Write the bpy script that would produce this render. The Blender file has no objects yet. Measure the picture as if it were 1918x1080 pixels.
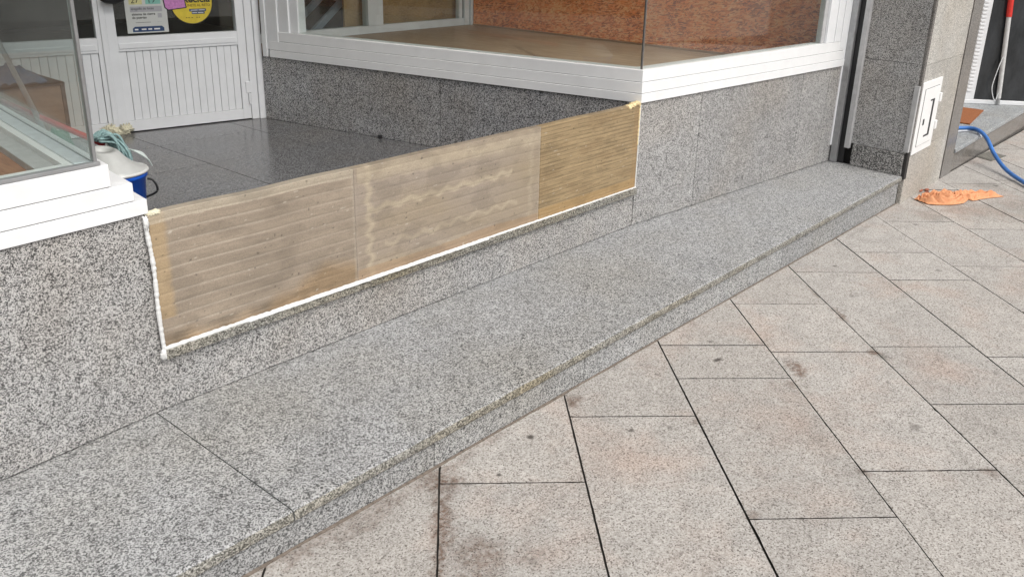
import bpy, bmesh, math, random
from mathutils import Vector, Matrix, noise
random.seed(7)
S = bpy.context.scene
COL = S.collection
RAD = math.radians

# ---------------------------------------------------------------- camera
cam_d = bpy.data.cameras.new("camera"); cam = bpy.data.objects.new("camera", cam_d); COL.objects.link(cam); S.camera = cam
yaw, pitch, roll = .8582, .3525, .023
fw = Vector((math.sin(yaw)*math.cos(pitch), math.cos(yaw)*math.cos(pitch), -math.sin(pitch)))
rt = Vector((math.cos(yaw), -math.sin(yaw), 0)); up = rt.cross(fw)
r2 = rt*math.cos(roll)+up*math.sin(roll); u2 = -rt*math.sin(roll)+up*math.cos(roll)
m = Matrix.Identity(4)
for i in range(3):
    m[i][0] = r2[i]; m[i][1] = u2[i]; m[i][2] = -fw[i]
m.translation = (-1.1068, -2.4663, 1.5)
cam.matrix_world = m
cam_d.sensor_width = 36; cam_d.lens = 36*1625.74/1918; cam_d.shift_y = -74.3/1918
cam_d.clip_start = .05; cam_d.clip_end = 500

# ---------------------------------------------------------------- sky, sun, exposure
SUN_EL, SUN_AZ = 53, -10          # azimuth measured from straight across the street (-y), positive towards +x
w = bpy.data.worlds.new("World"); S.world = w; w.use_nodes = True
nt = w.node_tree; bg = nt.nodes['Background']
sky = nt.nodes.new('ShaderNodeTexSky'); sky.sky_type = 'NISHITA'; sky.sun_disc = False
sd = Vector((math.sin(RAD(SUN_AZ))*math.cos(RAD(SUN_EL)), -math.cos(RAD(SUN_AZ))*math.cos(RAD(SUN_EL)), math.sin(RAD(SUN_EL))))
sky.sun_elevation = RAD(SUN_EL); sky.sun_rotation = math.atan2(sd.x, sd.y)
sky.dust_density = 4; sky.air_density = 1.0
hs = nt.nodes.new('ShaderNodeHueSaturation'); hs.inputs['Saturation'].default_value = .3
nt.links.new(sky.outputs[0], hs.inputs['Color']); nt.links.new(hs.outputs[0], bg.inputs['Color'])
bg.inputs['Strength'].default_value = .14
sl = bpy.data.lights.new("sun", 'SUN'); so = bpy.data.objects.new("sun", sl); COL.objects.link(so)
sl.energy = 1.3; sl.angle = RAD(35); sl.color = (1, .96, .9)
so.rotation_euler = (-sd).to_track_quat('-Z', 'Y').to_euler()
S.view_settings.view_transform = 'Standard'; S.view_settings.look = 'None'; S.view_settings.gamma = 1
S.view_settings.exposure = .4

# ---------------------------------------------------------------- material helpers
class MT:
    def __init__(s, name, rough=.6, metal=0, spec=.5):
        s.m = bpy.data.materials.new(name); s.m.use_nodes = True
        s.t = s.m.node_tree; s.b = s.t.nodes['Principled BSDF']
        s.b.inputs['Roughness'].default_value = rough; s.b.inputs['Metallic'].default_value = metal
        s.b.inputs['Specular IOR Level'].default_value = spec
        s.tc = s.t.nodes.new('ShaderNodeTexCoord'); s.co = s.tc.outputs['Object']
    def n(s, ty, **k):
        x = s.t.nodes.new('ShaderNode'+ty)
        for a, b in k.items():
            if a.startswith('_'): x.inputs[a[1:].replace('_', ' ')].default_value = b
            else: setattr(x, a, b)
        return x
    def l(s, a, b): s.t.links.new(a, b)
    def mapping(s, scale=(1, 1, 1), rot=(0, 0, 0), src=None):
        x = s.n('Mapping'); x.inputs['Scale'].default_value = scale; x.inputs['Rotation'].default_value = rot
        s.l(src or s.co, x.inputs['Vector']); return x.outputs[0]
    def noise(s, scale, detail=3, rough=.55, src=None, dist=0):
        x = s.n('TexNoise', _Scale=scale, _Detail=detail, _Roughness=rough, _Distortion=dist)
        s.l(src or s.co, x.inputs['Vector']); return x
    def vor(s, scale, src=None, feature='F1', rand=1):
        x = s.n('TexVoronoi', feature=feature, _Scale=scale, _Randomness=rand)
        s.l(src or s.co, x.inputs['Vector']); return x
    def ramp(s, src, stops, interp='LINEAR'):
        x = s.n('ValToRGB'); x.color_ramp.interpolation = interp; e = x.color_ramp.elements
        while len(e) < len(stops): e.new(.5)
        for el, (p, c) in zip(e, stops):
            el.position = p; el.color = tuple(c)+(1,) if isinstance(c, (tuple, list)) else (c, c, c, 1)
        s.l(src, x.inputs[0]); return x.outputs[0]
    def mix(s, f, a, b, mode='MIX'):
        x = s.n('Mix', data_type='RGBA', blend_type=mode)
        for v, i in ((f, 0), (a, 6), (b, 7)):
            if hasattr(v, 'links') or hasattr(v, 'is_linked'): s.l(v, x.inputs[i])
            else: x.inputs[i].default_value = (tuple(v)+(1,)) if isinstance(v, (tuple, list)) else v
        return x.outputs[2]
    def math(s, op, a, b=0, c=0):
        x = s.n('Math', operation=op)
        for v, i in ((a, 0), (b, 1), (c, 2)):
            if hasattr(v, 'is_linked'): s.l(v, x.inputs[i])
            else: x.inputs[i].default_value = v
        return x.outputs[0]
    def sep(s, c):
        x = s.n('SeparateColor'); s.l(c, x.inputs[0]); return x.outputs
    def col(s, c):
        if hasattr(c, 'is_linked'): s.l(c, s.b.inputs['Base Color'])
        else: s.b.inputs['Base Color'].default_value = tuple(c)+(1,)
    def bump(s, h, strength=.3, dist=.002):
        x = s.n('Bump', _Strength=strength, _Distance=dist); s.l(h, x.inputs['Height']); s.l(x.outputs[0], s.b.inputs['Normal'])
    def blobs(s, spots, co=None):
        """mask of irregular stains: list of (x, y, radius, strength) in the surface's own coordinates"""
        co = co or s.co
        wn = s.n('TexNoise', _Scale=14, _Detail=5, _Roughness=.7); s.l(co, wn.inputs['Vector'])
        dv = s.n('VectorMath', operation='SUBTRACT'); s.l(wn.outputs['Color'], dv.inputs[0]); dv.inputs[1].default_value = (.5, .5, .5)
        tot = None
        for sp in spots:
            x, y, r, st = sp[:4]; ax, ay = (sp[4], sp[5]) if len(sp) > 4 else (1, 1)
            sc = s.n('VectorMath', operation='SCALE'); s.l(dv.outputs[0], sc.inputs[0]); sc.inputs['Scale'].default_value = r*1.7
            ad = s.n('VectorMath', operation='ADD'); s.l(co, ad.inputs[0]); s.l(sc.outputs[0], ad.inputs[1])
            mp = s.n('Mapping', vector_type='TEXTURE'); s.l(ad.outputs[0], mp.inputs[0])
            mp.inputs['Location'].default_value = (x, y, 0); mp.inputs['Scale'].default_value = (ax, ay, 100)
            if len(sp) > 6: mp.inputs['Rotation'].default_value = (0, 0, RAD(sp[6]))
            ln = s.n('VectorMath', operation='LENGTH'); s.l(mp.outputs[0], ln.inputs[0])
            mr = s.n('MapRange', interpolation_type='SMOOTHSTEP'); s.l(ln.outputs['Value'], mr.inputs[0])
            mr.inputs[1].default_value = r; mr.inputs[2].default_value = r*.25; mr.inputs[3].default_value = 0; mr.inputs[4].default_value = st
            tot = mr.outputs[0] if tot is None else s.math('MAXIMUM', tot, mr.outputs[0])
        return tot

def plain(name, c, rough=.6, metal=0, var=.12, vs=25, bump=0, spec=.5):
    M = MT(name, rough, metal, spec); nz = M.noise(vs, 5, .6)
    lo = tuple(x*(1-var) for x in c); hi = tuple(min(1, x*(1+var)) for x in c)
    M.col(M.ramp(nz.outputs[0], [(.3, lo), (.7, hi)]))
    if bump: M.bump(nz.outputs[0], bump, .003)
    return M.m

def granite(name, dark, mid, light, scale=170, rough=.4, spec=.5, stretch=(1, 1, 1), cuts=(.2, .52), tint=(.9, .84, .76), bump=.12, spots=None, frac=.35):
    M = MT(name, rough, 0, spec)
    co = M.mapping(stretch)
    wn = M.noise(scale*.9, 2, .6, co); dv = M.n('VectorMath', operation='MULTIPLY_ADD')
    M.l(wn.outputs['Color'], dv.inputs[0]); dv.inputs[1].default_value = (1.3/scale,)*3; M.l(co, dv.inputs[2])
    v = M.vor(scale, dv.outputs[0]); r = M.sep(v.outputs['Color'])
    cl = M.noise(scale*.12, 2, .5, co)
    a = M.math('ADD', r[0], M.math('MULTIPLY', M.math('SUBTRACT', cl.outputs[0], .5), .4))
    c1 = M.ramp(a, [(0, dark), (cuts[0], tuple((d*.6+m_*.4) for d, m_ in zip(dark, mid))), (cuts[0]+.12, mid), (cuts[1], mid), (cuts[1]+.16, light), (1, tuple(min(1, x*1.12) for x in light))])
    v2 = M.vor(scale*1.9, dv.outputs[0]); r3 = M.sep(v2.outputs['Color'])
    f2 = M.ramp(r3[1], [(0, 1), (.12, 1), (.17, 0), (1, 0)])
    c2 = M.mix(f2, c1, tuple(x*.7 for x in dark))
    big = M.noise(1.6, 4, .6)
    c3 = M.mix(M.ramp(big.outputs[0], [(.42, 0), (.75, 1)]), c2, M.mix(1, c2, tint, 'MULTIPLY'))
    wea = M.noise(5, 5, .65)
    c4 = M.mix(.35, c3, M.mix(1, c3, M.ramp(wea.outputs[0], [(.3, .62), (.62, 1)]), 'MULTIPLY'))
    ri = M.n('NewGeometry'); c4 = M.mix(1, c4, M.ramp(ri.outputs['Random Per Island'], [(0, .88), (1, 1.06)]), 'MULTIPLY')
    if spots:
        for lst, colr in spots:
            c4 = M.mix(M.blobs(lst), c4, M.mix(1, c4, colr, 'MULTIPLY'))
    M.col(c4)
    M.bump(r[0], bump, .0015)
    rr = M.ramp(wea.outputs[0], [(.3, rough*.8), (.7, min(1, rough*1.25))]); M.l(rr, M.b.inputs['Roughness'])
    return M.m

GW = granite("wall_granite", (.03, .03, .03), (.25, .247, .242), (.5, .493, .482), 285, .38, cuts=(.2, .38), tint=(.97, .91, .84))
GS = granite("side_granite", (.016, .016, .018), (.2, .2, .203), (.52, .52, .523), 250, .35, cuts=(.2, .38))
GL = granite("ledge_granite", (.045, .046, .046), (.24, .242, .243), (.46, .463, .461), 250, .62, cuts=(.16, .38), bump=.3, tint=(.93, .9, .84),
             spots=[([(.03, -.34, .07, .6), (.37, -.48, .1, .25), (4.7, -.35, .16, .4)], (.8, .68, .54))])
GE = granite("nosing_granite", (.05, .047, .041), (.19, .183, .16), (.38, .37, .335), 240, .8, bump=.5, tint=(.95, .86, .68))
GP = granite("plinth_granite", (.008, .008, .008), (.12, .117, .113), (.5, .49, .47), 210, .35)
GB = granite("pillar_granite", (.14, .133, .12), (.42, .405, .37), (.6, .58, .54), 260, .5, cuts=(.12, .42))
GF = granite("entrance_floor_granite", (.02, .02, .022), (.1, .1, .105), (.25, .25, .255), 300, .17, spec=.45, bump=.03)
GN = granite("step_slab_granite", (.12, .13, .14), (.3, .32, .335), (.48, .5, .51), 200, .6)
POL = granite("polished_stone", (.1, .095, .09), (.16, .15, .14), (.24, .225, .21), 260, .18, bump=.02)
JOINT = plain("joint_mortar", (.035, .032, .03), .9)
WHITE = plain("white_aluminium", (.74, .75, .76), .38, var=.04, vs=9)
WHITEB = plain("white_sill_aluminium", (.77, .775, .775), .36, var=.035, vs=11)
DOORW = plain("white_door_paint", (.73, .74, .755), .38, var=.04, vs=9)
BLACKP = plain("black_rubber", (.012, .012, .013), .5)
GREY = plain("grey_aluminium", (.36, .365, .37), .35, .5)
LGREY = plain("pale_grey_guide", (.42, .42, .42), .5)
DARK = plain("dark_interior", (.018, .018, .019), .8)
INNER = plain("interior_plaster", (.75, .74, .72), .9, var=.04)
SEAL = plain("white_sealant", (.7, .7, .685), .4, var=.06, vs=60, bump=.3)
FOAM = plain("expanding_foam", (.72, .58, .33), .8, var=.2, vs=60, bump=.8)
FOAMP = plain("pale_foam", (.7, .66, .5), .85, var=.12, vs=50, bump=.8)

# pavement: flamed beige granite slabs, stains have places of their own
def pave_mat():
    M = MT("beige_paving_granite", .85)
    at = M.n('VertexColor', layer_name='tone')
    v = M.vor(250); r = M.sep(v.outputs['Color'])
    n1 = M.noise(120, 3, .7); n2 = M.noise(2.2, 4, .6); n3 = M.noise(420, 2, .6); n4 = M.noise(9, 5, .65)
    base = M.ramp(r[0], [(0, (.17, .15, .133)), (.1, (.27, .245, .22)), (.2, (.405, .38, .35)), (.6, (.49, .464, .43)), (1, (.58, .557, .525))])
    base = M.mix(.6, base, M.mix(1, base, M.ramp(n1.outputs[0], [(.36, (.5, .48, .46)), (.52, (1, 1, 1)), (.7, (1.1, 1.1, 1.1))]), 'MULTIPLY'))
    base = M.mix(1, base, at.outputs[0], 'MULTIPLY')
    pink = M.ramp(n2.outputs[0], [(.5, (1, 1, 1)), (.7, (1.0, .89, .84))])
    base = M.mix(1, base, pink, 'MULTIPLY')
    base = M.mix(.5, base, M.mix(1, base, M.ramp(n4.outputs[0], [(.3, .68), (.6, 1)]), 'MULTIPLY'))
    brown = [(.40, -.915, .085, .95, 2.6, .28, 45), (.50, -.80, .07, .95), (.26, -1.05, .075, .9, 2.4, .3, 45), (.50, -.80, .11, .75), (.44, -.87, .1, .7, 1.6, .5, 45), (.36, -.96, .12, .75, 1.8, .45, 45), (.24, -1.06, .1, .6, 1.5, .5, 45),
             (.55, -.76, .09, .55, 2.4, .4), (.30, -.76, .09, .45, 2.2, .5), (.75, -.745, .07, .3, 3, .4), (1.215, -.785, .055, .75),
             (.34, -1.13, .11, .65), (.44, -1.24, .08, .4), (.05, -.76, .12, .5, 2.5, .35), (.24, -1.2, .1, .7), (.20, -.80, .08, .45, 2, .5), (1.19, -.80, .05, .8, 1, .5, 45), (5.33, -.75, .09, .7), (2.05, -1.29, .075, .9, 1.5, .5, 45), (2.72, -1.2, .06, .8, 2, .5, 45), (2.43, -1.46, .04, .9), (1.40, -1.2, .04, .5), (1.9, -1.33, .04, .5), (1.50, -1.76, .03, .6), (2.9, -1.0, .05, .6, 2, .4, 45), (1.8, -2.07, .04, .7), (1.03, -1.6, .035, .5)]
    grey = [(5.15, -1.2, .38, .5), (5.5, -1.45, .35, .45), (4.75, -1.0, .14, .4), (5.9, -1.05, .18, .45), (2.42, -1.5, .04, .7), (1.5, -1.75, .03, .4),
            (6.3, -1.3, .2, .35), (1.55, -1.6, .08, .25, 2, .5, 45), (1.8, -2.0, .07, .3, 2, .5, 45), (4.1, -.78, .08, .4, 4, .4)]
    gum = [(1.896, -1.013, .028, .95, 1.3, .6), (.904, -.836, .02, .95), (1.182, -1.068, .018, .8), (.66, -.907, .013, .9), (1.918, -1.796, .035, .45, 1.3, .7),
           (2.024, -.905, .018, .6), (3.364, -.921, .02, .7), (4.489, -.985, .022, .6), (1.606, -.899, .013, .5), (1.293, -1.152, .02, .35), (.42, -1.252, .02, .3),
           (2.6, -1.9, .02, .4), (3.0, -1.15, .02, .4), (3.7, -1.35, .03, .5), (5.6, -.95, .02, .9), (5.95, -1.1, .025, .9), (2.2, -1.6, .016, .5)]
    dn = M.ramp(M.noise(60, 4, .7).outputs[0], [(.4, .25), (.56, 1)])
    base = M.mix(M.math('MULTIPLY', M.blobs(brown), dn), base, M.mix(1, base, (.33, .21, .15), 'MULTIPLY'))
    base = M.mix(M.blobs(grey), base, M.mix(1, base, (.55, .54, .52), 'MULTIPLY'))
    base = M.mix(M.blobs(gum), base, (.06, .05, .042))
    fl = M.noise(7.3, 5, .72); fk = M.ramp(fl.outputs[0], [(.66, 0), (.74, .55)]); base = M.mix(fk, base, M.mix(1, base, (.55, .52, .48), 'MULTIPLY'))
    M.col(base); M.bump(M.math('ADD', n1.outputs[0], M.math('MULTIPLY', r[0], .5)), .45, .003)
    return M.m
PAVE = pave_mat()
DIRT = plain("joint_dirt", (.025, .021, .017), .95, var=.4, vs=40)
GROUND = plain("street_ground", (.28, .26, .235), .9, vs=3)

def osb(name, a, b, c, sc=1, rot=0):
    M = MT(name, .6); n1 = M.noise(3, 5, .7, None, .8)
    lay = None
    for i, (r1, fs_) in enumerate(((.5, 1), (-.7, 1.25), (1.2, 1.1), (.05, 1.6))):
        wn = M.noise(5, 2, .5, None); dv = M.n('VectorMath', operation='MULTIPLY_ADD'); M.l(wn.outputs['Color'], dv.inputs[0]); dv.inputs[1].default_value = (.05,)*3; M.l(M.co, dv.inputs[2])
        mp = M.mapping((16*sc*fs_, 16*sc*fs_, 16*sc*fs_), (r1, r1*.7, r1*.4), dv.outputs[0]); mp2 = M.mapping((7*sc, 1*sc, 5*sc), (0, 0, 0), mp)
        v = M.vor(1, mp2); q_ = M.sep(v.outputs['Color'])[0]
        lay = q_ if lay is None else M.mix(M.ramp(M.sep(v.outputs['Color'])[1], [(.5, 0), (.56, 1)]), lay, q_)
    if True:
        k = M.math('ADD', M.math('MULTIPLY', n1.outputs[0], .55), M.math('MULTIPLY', M.sep(lay)[0], .45))
    M.col(M.ramp(k, [(.22, a), (.5, b), (.84, c)])); M.bump(k, .15, .002); return M.m
OSB = osb("orange_chipboard", (.24, .045, .012), (.9, .27, .075), (1.0, .62, .32))
OSB2 = osb("yellow_chipboard", (.22, .11, .04), (.5, .28, .12), (.72, .46, .22), 1.4)

def wood(name, a, b, c, sc=(3, 60, 60), plank=None):
    M = MT(name, .5); co = M.mapping(sc); n1 = M.noise(1, 6, .7, co, .6)
    cc = M.ramp(n1.outputs[0], [(.3, a), (.5, b), (.72, c)])
    n2 = M.noise(1.7, 3, .6); cc = M.mix(.5, cc, M.mix(1, cc, M.ramp(n2.outputs[0], [(.35, .7), (.65, 1.1)]), 'MULTIPLY'))
    M.col(cc); return M.m
FLOORW = wood("display_floor_wood", (.28, .185, .12), (.42, .3, .205), (.56, .42, .3), (45, 3, 3))
FLOORL = wood("left_display_floor_wood", (.2, .085, .04), (.33, .15, .075), (.42, .22, .12), (40, 4, 4))

def glass_mat(name, tint=(.93, .96, .95), refl=1.0, dirt=.04):
    M = MT(name); t = M.t; out = t.nodes['Material Output']; t.nodes.remove(M.b)
    tr = M.n('BsdfTransparent'); tr.inputs[0].default_value = tint+(1,)
    gl = M.n('BsdfGlossy'); gl.inputs['Roughness'].default_value = .01; gl.inputs[0].default_value = (refl, refl, refl, 1)
    df = M.n('BsdfDiffuse'); df.inputs[0].default_value = (.6, .6, .58, 1)
    fr = M.n('Fresnel'); ge = M.n('NewGeometry'); M.l(M.math('MULTIPLY_ADD', ge.outputs['Backfacing'], 1/1.45-1.45, 1.45), fr.inputs[0])
    mx = M.n('MixShader'); M.l(fr.outputs[0], mx.inputs[0]); M.l(tr.outputs[0], mx.inputs[1]); M.l(gl.outputs[0], mx.inputs[2])
    mx2 = M.n('MixShader'); nz = M.noise(3, 6, .75); M.l(M.math('MULTIPLY', M.ramp(nz.outputs[0], [(.4, .2), (.75, 1)]), dirt), mx2.inputs[0])
    M.l(mx.outputs[0], mx2.inputs[1]); M.l(df.outputs[0], mx2.inputs[2]); M.l(mx2.outputs[0], out.inputs[0])
    return M.m
GLASS = glass_mat("window_glass")
GEDGE = plain("glass_edge", (.2, .23, .225), .15)

# ---------------------------------------------------------------- object helpers
def obj(name, bm, mat, parent=None, label=None, smooth=False, bev=0, keep=False):
    if not keep: bmesh.ops.recalc_face_normals(bm, faces=bm.faces[:])
    if parent is not None and parent.type == 'EMPTY' or parent is not None:
        off = Vector(parent['_at']) if '_at' in parent else Vector((0, 0, 0))
        for v in bm.verts: v.co -= off
    me = bpy.data.meshes.new(name); bm.to_mesh(me); bm.free()
    for mt in (mat if isinstance(mat, list) else [mat]): me.materials.append(mt)
    if smooth: me.polygons.foreach_set('use_smooth', [True]*len(me.polygons))
    o = bpy.data.objects.new(name, me); COL.objects.link(o)
    if parent is not None: o.parent = parent
    if parent is not None and '_at' in parent: o['_at'] = parent['_at']
    if label: o['label'] = label
    if bev:
        b = o.modifiers.new('bevel', 'BEVEL'); b.width = bev; b.segments = 2; b.limit_method = 'ANGLE'; b.angle_limit = RAD(40)
    return o
def thing(name, label, cat, loc=(0, 0, 0), group=None):
    o = bpy.data.objects.new(name, None); COL.objects.link(o); o.location = loc; o['_at'] = tuple(loc); o.empty_display_size = .1
    o['label'] = label; o['category'] = cat
    if group: o['group'] = group
    return o
def tag(o, label, cat, group=None):
    o['label'] = label; o['category'] = cat
    if group: o['group'] = group
    return o
def struct(o): o['kind'] = 'structure'; return o
def prism(bm, poly, z0, z1, mi=0):
    """poly: list of (x,y); z0,z1 numbers or functions of (x,y)"""
    f0 = z0 if callable(z0) else (lambda x, y: z0); f1 = z1 if callable(z1) else (lambda x, y: z1)
    a = [bm.verts.new((x, y, f0(x, y))) for x, y in poly]; b = [bm.verts.new((x, y, f1(x, y))) for x, y in poly]
    n = len(poly); fs = [bm.faces.new(a[::-1]), bm.faces.new(b)]
    for i in range(n): fs.append(bm.faces.new((a[i], a[(i+1) % n], b[(i+1) % n], b[i])))
    for f in fs: f.material_index = mi
    return fs
class Fr:
    """frame along a plan line: s along, d outwards (towards the viewer side), z up"""
    def __init__(s, a, b, flip=False):
        s.a = Vector(a); d = Vector(b)-Vector(a); s.L = d.length; s.u = d/s.L; s.n = Vector((s.u.y, -s.u.x))
        if flip: s.n = -s.n
    def p(s, t, d): q = s.a+s.u*t+s.n*d; return (q.x, q.y)
    def box(s, bm, s0, s1, d0, d1, z0, z1, mi=0):
        return prism(bm, [s.p(s0, d0), s.p(s1, d0), s.p(s1, d1), s.p(s0, d1)], z0, z1, mi)
    def P(s, t, d, z): q = s.p(t, d); return Vector((q[0], q[1], z))
def box(bm, x0, x1, y0, y1, z0, z1): return prism(bm, [(x0, y0), (x1, y0), (x1, y1), (x0, y1)], z0, z1)
def tube(bm, pts, rad, seg=8, caps=True):
    pts = [Vector(p) for p in pts]; n = len(pts); rings = []
    rf = rad if callable(rad) else (lambda i: rad)
    for i, p in enumerate(pts):
        t = (pts[min(i+1, n-1)]-pts[max(i-1, 0)]).normalized()
        ref = Vector((0, 0, 1)) if abs(t.z) < .9 else Vector((1, 0, 0))
        a = t.cross(ref).normalized(); b = t.cross(a)
        rings.append([bm.verts.new(p+(a*math.cos(2*math.pi*k/seg)+b*math.sin(2*math.pi*k/seg))*rf(i)) for k in range(seg)])
    for i in range(n-1):
        for k in range(seg): bm.faces.new((rings[i][k], rings[i][(k+1) % seg], rings[i+1][(k+1) % seg], rings[i+1][k]))
    if caps: bm.faces.new(rings[0]); bm.faces.new(rings[-1][::-1])
def blob(bm, c, r, amp=.35, sub=4, fr=9, seed=0):
    g = bmesh.ops.create_icosphere(bm, subdivisions=sub, radius=1)
    for v in g['verts']:
        d = v.co.normalized(); k = 1+amp*(noise.fractal(d*fr*.25+Vector((seed, 0, 0)), 1, 2, 4))
        v.co = Vector(c)+Vector((d.x*r[0], d.y*r[1], d.z*r[2]))*k
def curvepts(pts, n=8):
    """Catmull-Rom through pts"""
    P = [Vector(p) for p in pts]; P = [P[0]*2-P[1]]+P+[P[-1]*2-P[-2]]; out = []
    for i in range(1, len(P)-2):
        for k in range(n):
            t = k/n; a, b, c, d = P[i-1], P[i], P[i+1], P[i+2]
            out.append(.5*((2*b)+(c-a)*t+(2*a-5*b+4*c-d)*t*t+(3*b-3*c+d-a)*t*t*t))
    out.append(P[-2]); return out
NB = bmesh.new

# ================================================================ SETTING
bm = NB(); box(bm, -60, 80, -80, 60, -.9, -.55); struct(obj('ground', bm, GROUND))
PZ = lambda x, y: -.127-.0136*x
# paving slabs at 45 degrees
V0, DV = .918, .4625
rows = {0: [.22], 1: [-.178], 2: [-.757, -.461, .421], 3: [-1.209, -.694, .18], 4: [-1.634, -.745, -.25], 5: [-1.95, -1.525], 6: [-2.536, -1.736], 7: [-2.395]}
def clip(poly, nx, ny, c):
    out = []
    for i in range(len(poly)):
        a, b = poly[i], poly[(i+1) % len(poly)]; da = a[0]*nx+a[1]*ny-c; db = b[0]*nx+b[1]*ny-c
        if da <= 0: out.append(a)
        if (da < 0) != (db < 0): t = da/(da-db); out.append((a[0]+(b[0]-a[0])*t, a[1]+(b[1]-a[1])*t))
    return out
bm = NB(); tone = bm.loops.layers.float_color.new('tone')
q = math.sqrt(.5)
for k in range(-9, 26):
    v0 = V0+DV*k; v1 = v0+DV
    js = list(rows.get(k, []))
    rnd = random.Random(k*13+5)
    if not js: js = [rnd.uniform(-.4, .4)-k*.3]
    while js[-1] < 7: js.append(js[-1]+rnd.choice([.88, .88, .9, .62]))
    js = js[::-1]
    while js[-1] > -14: js.append(js[-1]-rnd.choice([.88, .88, .9, .62]))
    js = js[::-1]
    for u0, u1 in zip(js, js[1:]):
        g = rnd.uniform(.0020, .0036); g2 = rnd.uniform(.0018, .0034)
        uv = [(u0+g2, v0+g), (u1-g2, v0+g), (u1-g2, v1-g), (u0+g2, v1-g)]
        if -6 < u0 < 3 and k < 14:
            uu = []
            for i_ in range(4):
                (ua, va), (ub, vb) = uv[i_], uv[(i_+1) % 4]; n_ = max(2, int((abs(ub-ua)+abs(vb-va))/.02))
                for j_ in range(n_):
                    t_ = j_/n_; a_, b_ = ua+(ub-ua)*t_, va+(vb-va)*t_
                    w1 = .0011*noise.noise(Vector((a_*55, b_*55, k*3.1)))+.0007*noise.noise(Vector((a_*160, b_*160, k)))
                    ch = max(0, noise.noise(Vector((a_*17, b_*17, k*1.7+u0)))-.48)*.012
                    cu, cv = (u0+u1)/2, (v0+v1)/2
                    if i_ % 2: a_ += (w1-ch)*(1 if a_ > cu else -1)
                    else: b_ += (w1-ch)*(1 if b_ > cv else -1)
                    uu.append((a_, b_))
            uv = uu
        pl = [(-u*q+v*q, -u*q-v*q) for u, v in uv]
        pl = clip(pl, 0, 1, -.729); pl = clip(pl, 0, -1, 7) if pl else pl
        pl = clip(pl, 1, 0, 15) if len(pl) > 2 else []
        pl = clip(pl, -1, 0, 6) if len(pl) > 2 else []
        if len(pl) < 3: continue
        dz = rnd.uniform(-.0012, .0012); tx = rnd.uniform(.88, .98); wr = rnd.uniform(.985, 1.01)
        fs = prism(bm, pl, lambda x, y: PZ(x, y)-.05, lambda x, y: PZ(x, y)+dz)
        for f in fs[2:]: f.material_index = 1
        for f in fs:
            for lp in f.loops: lp[tone] = (tx, tx*(1-(1-wr)*.5), tx*wr, 1)
pv = struct(obj('pavement', bm, [PAVE, DIRT], bev=.003))
bm = NB(); prism(bm, [(-6.2, -7.2), (15.2, -7.2), (15.2, -.7), (-6.2, -.7)], lambda x, y: PZ(x, y)-.3, lambda x, y: PZ(x, y)-.0075); struct(obj('pavement_bed', bm, DIRT))

# ================================================================ MAIN SHOP BUILDING
SH = thing('shop_building', 'granite clad shopfront with white framed display windows either side of a recessed entrance', 'building')
FL = Fr((.048, .003), (-2.6, -.160), True)       # left bay front, s runs to the left, outwards = street
FRt = Fr((2.709, -.026), (4.954, -.215))          # right bay front
FS = Fr((2.709, -.026), (2.224, 2.661), True)     # right bay side wall in the entrance
FSL = Fr((.048, .003), (.355, 2.9))               # left bay side wall in the entrance
FD = Fr((2.236, 2.685), (.40, 3.031), True)       # door plane, s runs left
FP = Fr((4.954, -.211), (4.877, -.752), True)      # pillar face towards the entrance
FPF = Fr((4.877, -.752), (5.80, -.741))            # pillar street face
def outward(F, ref):
    if (Vector(ref)-F.a).dot(F.n) < 0: F.n = -F.n
for F_, ref in ((FL, (-1, -5)), (FRt, (3, -5)), (FS, (1, 1)), (FSL, (1.5, 1)), (FD, (1, 1)), (FP, (3, -.5)), (FPF, (5, -5))): outward(F_, ref)
def cladding(name, F, seams, z0, z1, mat, th=.03, zs=(), parent=SH, gap=.0019, label=None):
    bm = NB(); zz = [z0]+list(zs)+[z1]
    for a, b in zip(seams, seams[1:]):
        for c, d in zip(zz, zz[1:]): F.box(bm, a+gap, b-gap, -th, 0, c+gap*.6, d-gap*.6)
    o = obj(name, bm, mat, parent, bev=.0012, label=label)
    bm = NB(); F.box(bm, seams[0]+.004, seams[-1]-.004, -th-.03, -.004, z0+.002, z1-.004); obj('mortar_joint', bm, JOINT, o)
    return o
cladding('granite_wall', FL, [0, 1.30, 2.65], .0035, .668, GW, label='pale coarse granite wall below the left display window')
cladding('granite_wall', FRt, [.0, .558, 1.695, 2.06, 2.248], .0035, .668, GW, label='pale granite wall below the right display window')
cladding('granite_wall', FS, [.0, .595, 1.27, 2.0, 2.73], .25, .668, GS, label='darker granite side wall of the entrance under the right display window')
cladding('granite_wall', FSL, [.0, 1.0, 2.0, 2.9], .25, .668, GS, label='granite side wall of the entrance under the left display window')
# entrance threshold
bm = NB(); prism(bm, [(.05, -.022), (.85, -.024), (.85, .06), (.05, .06)], .184, .218); prism(bm, [(.852, -.024), (2.705, -.048), (2.705, .06), (.852, .06)], .184, .218)
ths = obj('threshold_slab', bm, GE, SH, bev=.004)
bm = NB(); prism(bm, [(.035, .003), (2.709, -.022), (2.70, .06), (.035, .06)], .0035, .1825); obj('threshold_riser', bm, GW, SH, bev=.001)
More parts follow.
